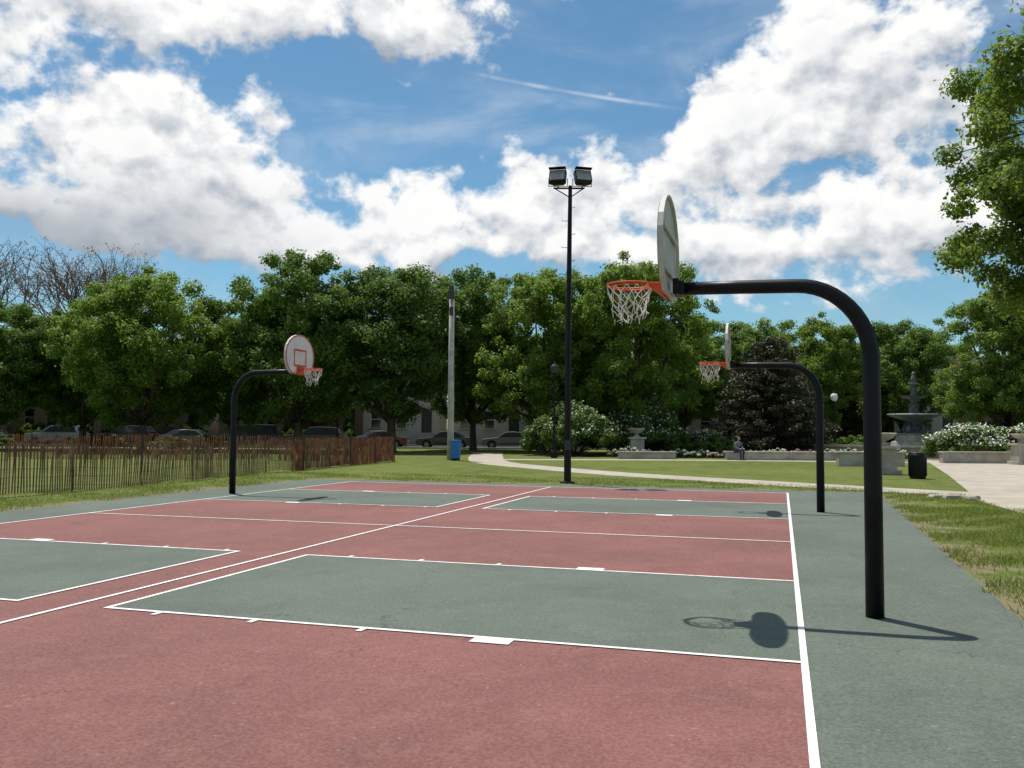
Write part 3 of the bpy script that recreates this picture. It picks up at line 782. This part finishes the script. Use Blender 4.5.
for l, d, c, k, f in ((-38.0, 74.2, (.22, .28, .34), 'suv', False), (-32.2, 74.2, (.02, .02, .022), 'suv', False), (-27.2, 74.2, (.07, .08, .09), 'sedan', False),
                      (-21.8, 74.2, (.015, .016, .02), 'van', False), (-16.4, 74.2, (.03, .03, .035), 'suv', False), (-11.0, 74.2, (.08, .02, .02), 'sedan', False),
                      (-5.6, 74.2, (.03, .04, .05), 'sedan', False), (-.2, 74.2, (.12, .12, .13), 'sedan', False), (-44.2, 74.2, (.03, .03, .03), 'sedan', False),
                      (-30, 81.8, (.3, .3, .3), 'sedan', True), (-12, 81.8, (.08, .1, .16), 'sedan', True), (5.5, 74.2, (.02, .02, .02), 'suv', False), (-50, 74.2, (.3, .3, .3), 'suv', False)):
    car(l, d, c, k, f)

# ------------------------------------------------------------------ houses
def house(l, w_, h, st, m, trim='stone', bay=3):
    x, y = site(l, 93); nm = {'brick1': 'brick_house', 'brick2': 'brick_house', 'brick3': 'stone_house'}[m]
    e = empty(nm, (x, y, 0), TH)
    ops = []; fh = (h-1.6)/st
    for s_ in range(st):
        for k in range(bay):
            cx = -w_/2+w_*(k+.5)/bay; z0 = 1.2+s_*fh+.5
            if s_ == 0 and k == bay-1: ops.append((cx-.55, cx+.55, 1.2, 1.2+2.5, 'door'))
            else: ops.append((cx-.55, cx+.55, z0, z0+1.75, 'win'))
    xs = sorted({-w_/2, w_/2}|{round(o[i], 3) for o in ops for i in (0, 1)}); zs = sorted({0, h}|{round(o[i], 3) for o in ops for i in (2, 3)})
    b = MB(); g = MB()
    for i in range(len(xs)-1):
        for j in range(len(zs)-1):
            mx, mz = (xs[i]+xs[i+1])/2, (zs[j]+zs[j+1])/2
            if any(o[0] < mx < o[1] and o[2] < mz < o[3] for o in ops): continue
            b.add([(xs[i], 0, zs[j]), (xs[i+1], 0, zs[j]), (xs[i+1], 0, zs[j+1]), (xs[i], 0, zs[j+1])], [(0, 1, 2, 3)], m)
    b.add([(-w_/2, 0, 0), (-w_/2, 11, 0), (w_/2, 11, 0), (w_/2, 0, 0), (-w_/2, 0, h), (-w_/2, 11, h), (w_/2, 11, h), (w_/2, 0, h)], [(0, 1, 5, 4), (1, 2, 6, 5), (2, 3, 7, 6)], m)
    for o in ops:
        a, c, z0, z1 = o[:4]
        b.add([(a, 0, z0), (c, 0, z0), (c, 0, z1), (a, 0, z1), (a, .22, z0), (c, .22, z0), (c, .22, z1), (a, .22, z1)], [(0, 1, 5, 4), (1, 2, 6, 5), (2, 3, 7, 6), (3, 0, 4, 7)], m)
    b.obj('walls', parent=e)
    t = MB(); dd = MB()
    for o in ops:
        a, c, z0, z1 = o[:4]; mx = (a+c)/2
        t.box((mx, -.06, z1+.13), (c-a+.3, .12, .22), trim)
        if o[4] == 'win':
            g.add([(a, .2, z0), (c, .2, z0), (c, .2, z1), (a, .2, z1)], [(0, 1, 2, 3)], 'glass')
            t.box((mx, -.08, z0-.07), (c-a+.2, .16, .12), trim)
            t.box((mx, .17, (z0+z1)/2), (c-a, .05, .06), 'white'); t.box((a+.03, .165, (z0+z1)/2), (.06, .05, z1-z0), 'white'); t.box((c-.03, .165, (z0+z1)/2), (.06, .05, z1-z0), 'white')
        else:
            dd.box((mx, .18, (z0+z1)/2), (c-a-.02, .06, z1-z0-.02), 'steel')
            for q in range(5): t.box((mx, -.15-.3*q, (1.1-.2*q)/2), (1.5, .29, 1.1-.2*q), 'stone')
    g.obj('windows', parent=e); dd.obj('door', parent=e)
    t.box((0, -.2, h-.35), (w_-.04, .42, .4), trim); t.box((0, -.12, h-.72), (w_-.08, .22, .2), trim); t.obj('trim', parent=e)
    r = MB(); r.box((0, 5.5, h+.06), (w_-.02, 11.2, .12), 'steel'); r.obj('roof', parent=e)
L0 = -78; ms = ['brick1', 'brick3', 'brick1', 'brick2', 'brick1', 'brick3', 'brick3']; i = 0
while L0 < 60:
    w_ = rs.uniform(6.6, 8.4); h = rs.uniform(8.2, 9.6)
    mm = 'brick3' if -12 < L0+4 < 2 else ms[i % 7]
    house(L0+w_/2, w_-.05, h, 3 if h > 8.6 else 2, mm, bay=3); L0 += w_+(1.4 if i % 3 == 2 else .0); i += 1

# ------------------------------------------------------------------ seated person
def person(l, d, seat):
    x, y = site(l, d); e = empty('seated_person', (x, y, 0), TH+.5)
    def skin(name, V, E, R, m, root=0):
        me = bpy.data.meshes.new(name); me.from_pydata(V, E, []); me.materials.append(M[m])
        o = bpy.data.objects.new(name, me); COL.objects.link(o); o.parent = e
        s_ = o.modifiers.new('skin', 'SKIN'); s_.use_smooth_shade = True
        for i, r in enumerate(R): me.skin_vertices[0].data[i].radius = (r, r)
        me.skin_vertices[0].data[root].use_root = True
        u = o.modifiers.new('sub', 'SUBSURF'); u.levels = 2; u.render_levels = 2
        return o
    z = seat
    V = [(0, 0, z+.10), (0, -.03, z+.30), (0, -.10, z+.50), (0, -.13, z+.58), (-.18, -.11, z+.50), (-.24, -.18, z+.24), (-.14, -.38, z+.16), (.18, -.11, z+.50), (.24, -.18, z+.24), (.14, -.38, z+.18)]
    skin('torso', V, [(0, 1), (1, 2), (2, 3), (2, 4), (4, 5), (5, 6), (2, 7), (7, 8), (8, 9)], [.15, .14, .13, .06, .065, .052, .036, .065, .052, .036], 'cloth')
    V = [(0, 0, z+.10), (-.10, -.08, z+.09), (-.13, -.46, z+.09), (-.13, -.50, .10), (-.14, -.62, .05), (.10, -.08, z+.09), (.14, -.44, z+.10), (.15, -.38, .10), (.16, -.52, .05)]
    skin('legs', V, [(0, 1), (1, 2), (2, 3), (3, 4), (0, 5), (5, 6), (6, 7), (7, 8)], [.14, .10, .068, .045, .04, .10, .068, .045, .04], 'jeans')
    skin('neck', [(0, -.12, z+.56), (0, -.15, z+.66)], [(0, 1)], [.055, .052], 'skin')
    for s_ in (-1, 1):
        hx = s_*.14; z0 = z+.17
        V = [(hx, -.37, z0), (hx-s_*.02, -.44, z0)]; E = [(0, 1)]; R = [.03, .034]
        for k in range(4):
            V += [(hx-s_*.045+k*.02*s_, -.49, z0), (hx-s_*.045+k*.02*s_, -.53+.006*abs(k-1.5), z0-.02)]; E += [(1, 2+2*k), (2+2*k, 3+2*k)]; R += [.010, .008]
        V += [(hx-s_*.07, -.44, z0+.01)]; E += [(0, len(V)-1)]; R += [.011]
        skin('hand', V, E, R, 'skin')
    import bmesh
    def ell(name, c, r, m, cut=None):
        bm = bmesh.new(); bmesh.ops.create_uvsphere(bm, u_segments=20, v_segments=14, radius=1)
        for v in bm.verts:
            v.co = Vector((v.co.x*r[0]*(1-.18*max(0, -v.co.z)), v.co.y*r[1], v.co.z*r[2]))
        if cut: bmesh.ops.delete(bm, geom=[v for v in bm.verts if cut(v.co)], context='VERTS')
        me = bpy.data.meshes.new(name); bm.to_mesh(me); bm.free(); me.materials.append(M[m])
        for p in me.polygons: p.use_smooth = True
        o = bpy.data.objects.new(name, me); COL.objects.link(o); o.parent = e; o.location = c; return o
    hc = (0, -.18, z+.76)
    ell('head', hc, (.076, .095, .118), 'skin'); ell('hair', (0, hc[1]+.012, hc[2]+.015), (.086, .10, .122), 'hair', lambda c: c.y < -.055 and c.z < .055)
    b = MB(); b.tube([(0, hc[1]-.09, hc[2]+.01), (0, hc[1]-.115, hc[2]-.02), (0, hc[1]-.09, hc[2]-.025)], [.008, .013, .008], 6, 'skin')
    for s_ in (-1, 1): b.lathe((s_*.03, hc[1]-.088, hc[2]+.005), [(.004, 0), (.009, .006), (.004, .012)], 6, 'hair'); b.lathe((s_*.077, hc[1], hc[2]-.03), [(.008, 0), (.016, .03), (.008, .055)], 6, 'skin')
    b.box((0, hc[1]-.085, hc[2]-.055), (.045, .012, .008), 'orange'); b.obj('face', parent=e)
person(12.75, 50.25, .48)

b = MB()
for k in range(7):
    b.box((4.2+rx_(-.5, .5), 25.1+rx_(-.35, .35), .05), (rx_(.2, .45), rx_(.15, .3), rx_(.06, .12)), 'stone', rz=rx_(0, 3), top=.8)
b.obj('loose_stones', bevel=.02)

# ------------------------------------------------------------------ sky
world = bpy.data.worlds.new('World'); scene.world = world; world.use_nodes = True
nt = world.node_tree; nt.nodes.clear(); b = NB(nt)
SUN = Vector((-.268, .238, 1)).normalized()
el = math.asin(SUN.z); azs = math.atan2(SUN.x, SUN.y)
sky = b.n('ShaderNodeTexSky', sky_type='NISHITA'); sky.sun_disc = False
sky.sun_elevation = el; sky.sun_rotation = azs % (2*math.pi)
sky.air_density = 1.0; sky.dust_density = .3; sky.ozone_density = 2.0
D0 = b.n('ShaderNodeTexCoord').outputs['Generated']
vdir = b.vm('NORMALIZE', D0)
# cloud groups: azimuth, elevation, half widths (radians), weight
blobs = [(-.46, .425, .20, .040, .90), (-.20, .450, .17, .040, .95), (-.09, .415, .07, .025, .5), (-.47, .32, .13, .06, .85), (-.34, .29, .09, .055, .80), (-.44, .215, .22, .045, .95),
         (-.30, .245, .06, .06, .5),
         (-.09, .232, .090, .042, 1.0), (.03, .272, .050, .045, .95), (.03, .210, .10, .035, .75), (-.19, .196, .10, .018, .75),
         (.19, .275, .080, .060, .95), (.28, .320, .10, .070, 1.0), (.39, .40, .12, .090, 1.05), (.28, .20, .16, .042, .80), (.47, .21, .12, .05, .85), (.47, .31, .07, .035, .55), (.055, .465, .022, .014, .6), (.20, .15, .14, .02, .5)]
warp = b.vs(b.vm('SUBTRACT', b.noise(vdir, 9, 3, .6, 0, True), (.5, .5, .5)), .11)
v2 = b.vm('ADD', vdir, warp)
def azel(v):
    az = b.m('ARCTAN2', b.vm('DOT_PRODUCT', v, (CT, ST, 0), 1), b.vm('DOT_PRODUCT', v, (-ST, CT, 0), 1))
    sz = b.n('ShaderNodeSeparateXYZ'); b.l(v, sz.inputs[0]); e_ = b.m('ARCSINE', sz.outputs[2])
    cb = b.n('ShaderNodeCombineXYZ'); b.l(az, cb.inputs[0]); b.l(e_, cb.inputs[1]); return cb.outputs[0]
cdw = azel(v2)
def total(cd):
    tot = None
    for a, e2, ra, re, w_ in blobs:
        q = b.vm('MULTIPLY', b.vm('SUBTRACT', cd, (a, e2, 0)), (1/ra, 1/re, 0))
        g = b.m('MULTIPLY', b.m('EXPONENT', b.m('MULTIPLY', b.vm('DOT_PRODUCT', q, q, 1), -1.)), w_)
        tot = g if tot is None else b.m('ADD', tot, g)
    r_ = b.vm('LENGTH', b.vm('MULTIPLY', b.vm('SUBTRACT', cd, (0, .25, 0)), (1/.62, 1/.34, 0)), None, 1)
    return b.m('ADD', b.m('MINIMUM', tot, 1.0), b.mr(r_, .9, 1.4, 0, .42))
t0 = total(cdw); t1 = total(b.vm('ADD', cdw, (-.012, .022, 0)))
st0 = b.vm('MULTIPLY', vdir, (1, 1, 1.25))
st1 = b.vm('ADD', st0, (-.005, .004, .017))
n0 = b.noise(st0, 14, 10, .58, .1)
a0 = b.noise(st0, 14, 5, .52, .1); a1 = b.noise(st1, 14, 5, .52, .1)
f0 = b.m('ADD', t0, b.m('MULTIPLY', b.m('SUBTRACT', n0, .5), 2.5))
cover = b.mr(f0, .36, .74)
g = b.m('ADD', b.m('MULTIPLY', b.m('SUBTRACT', t0, t1), .60), b.m('MULTIPLY', b.m('SUBTRACT', a0, a1), 1.8))
lit = b.mr(g, -.44, .13, 0, 1, False)
cc = b.mix(lit, (.33, .39, .48), (1.03, 1.03, 1.02))
cc = b.mix(b.mr(f0, 1.0, 1.8, 0, .25), cc, (.55, .59, .65))
q = b.vm('MULTIPLY', b.vm('SUBTRACT', cdw, (-.47, .20, 0)), (1/.19, 1/.048, 0))
gr = b.m('EXPONENT', b.m('MULTIPLY', b.vm('DOT_PRODUCT', q, q, 1), -1.))
cc = b.mix(b.m('MULTIPLY', gr, .75), cc, (.29, .34, .41))
# contrail
x0, y0_, x1, y1_ = -.09, .395, .205, .345
L = math.hypot(x1-x0, y1_-y0_); ux, uy = (x1-x0)/L, (y1_-y0_)/L
rel = b.vm('SUBTRACT', azel(vdir), (x0, y0_, 0))
al = b.vm('DOT_PRODUCT', rel, (ux, uy, 0), 1); ac = b.m('ABSOLUTE', b.vm('DOT_PRODUCT', rel, (-uy, ux, 0), 1))
ct = b.m('MULTIPLY', b.mr(ac, 0, .0035, 1, 0), b.m('MULTIPLY', b.mr(al, 0, .06), b.mr(al, L-.05, L, 1, 0)))
ct = b.m('MULTIPLY', ct, b.mr(n0, .3, .7, .12, .42))
veil = b.mr(b.noise(b.vm('MULTIPLY', vdir, (1, 1, 3)), 5, 4, .6, .6), .42, .75, 0, .22)
bg1 = b.n('ShaderNodeBackground'); b.l(b.mix(1., sky.outputs[0], (.66, .92, .95), 'MULTIPLY'), bg1.inputs[0]); bg1.inputs[1].default_value = .110
bg2 = b.n('ShaderNodeBackground'); b.l(cc, bg2.inputs[0]); bg2.inputs[1].default_value = .97
ca = b.m('MAXIMUM', b.m('MAXIMUM', cover, ct), veil)
ms = b.n('ShaderNodeMixShader'); b.l(ca, ms.inputs[0]); b.l(bg1.outputs[0], ms.inputs[1]); b.l(bg2.outputs[0], ms.inputs[2])
wo = b.n('ShaderNodeOutputWorld'); b.l(ms.outputs[0], wo.inputs[0])

sl = bpy.data.lights.new('sun', 'SUN'); sl.energy = 5.0; sl.angle = math.radians(.5); sl.color = (1, .95, .87)
so = bpy.data.objects.new('sun', sl); COL.objects.link(so); so.rotation_euler = (-SUN).to_track_quat('-Z', 'Y').to_euler(); so.location = (0, 0, 60)

# ------------------------------------------------------------------ camera
cam = bpy.data.cameras.new('camera'); co = bpy.data.objects.new('camera', cam); COL.objects.link(co)
cam.sensor_width = 36; cam.lens = 884/1024*36; cam.clip_end = 3000; cam.clip_start = .05
pit = math.radians(2.87); roll = .0063
R0 = Vector((CT, ST, 0)); F = Vector((-ST*math.cos(pit), CT*math.cos(pit), math.sin(pit))); U0 = R0.cross(F)
Rr = R0*math.cos(roll)+U0*math.sin(roll); Ur = Rr.cross(F)
mw = Matrix((Rr, Ur, -F)).transposed().to_4x4(); mw.translation = (0, 0, 1.722)
co.matrix_world = mw
scene.camera = co
scene.view_settings.view_transform = 'Standard'; scene.view_settings.look = 'None'; scene.view_settings.exposure = 0; scene.view_settings.gamma = 1
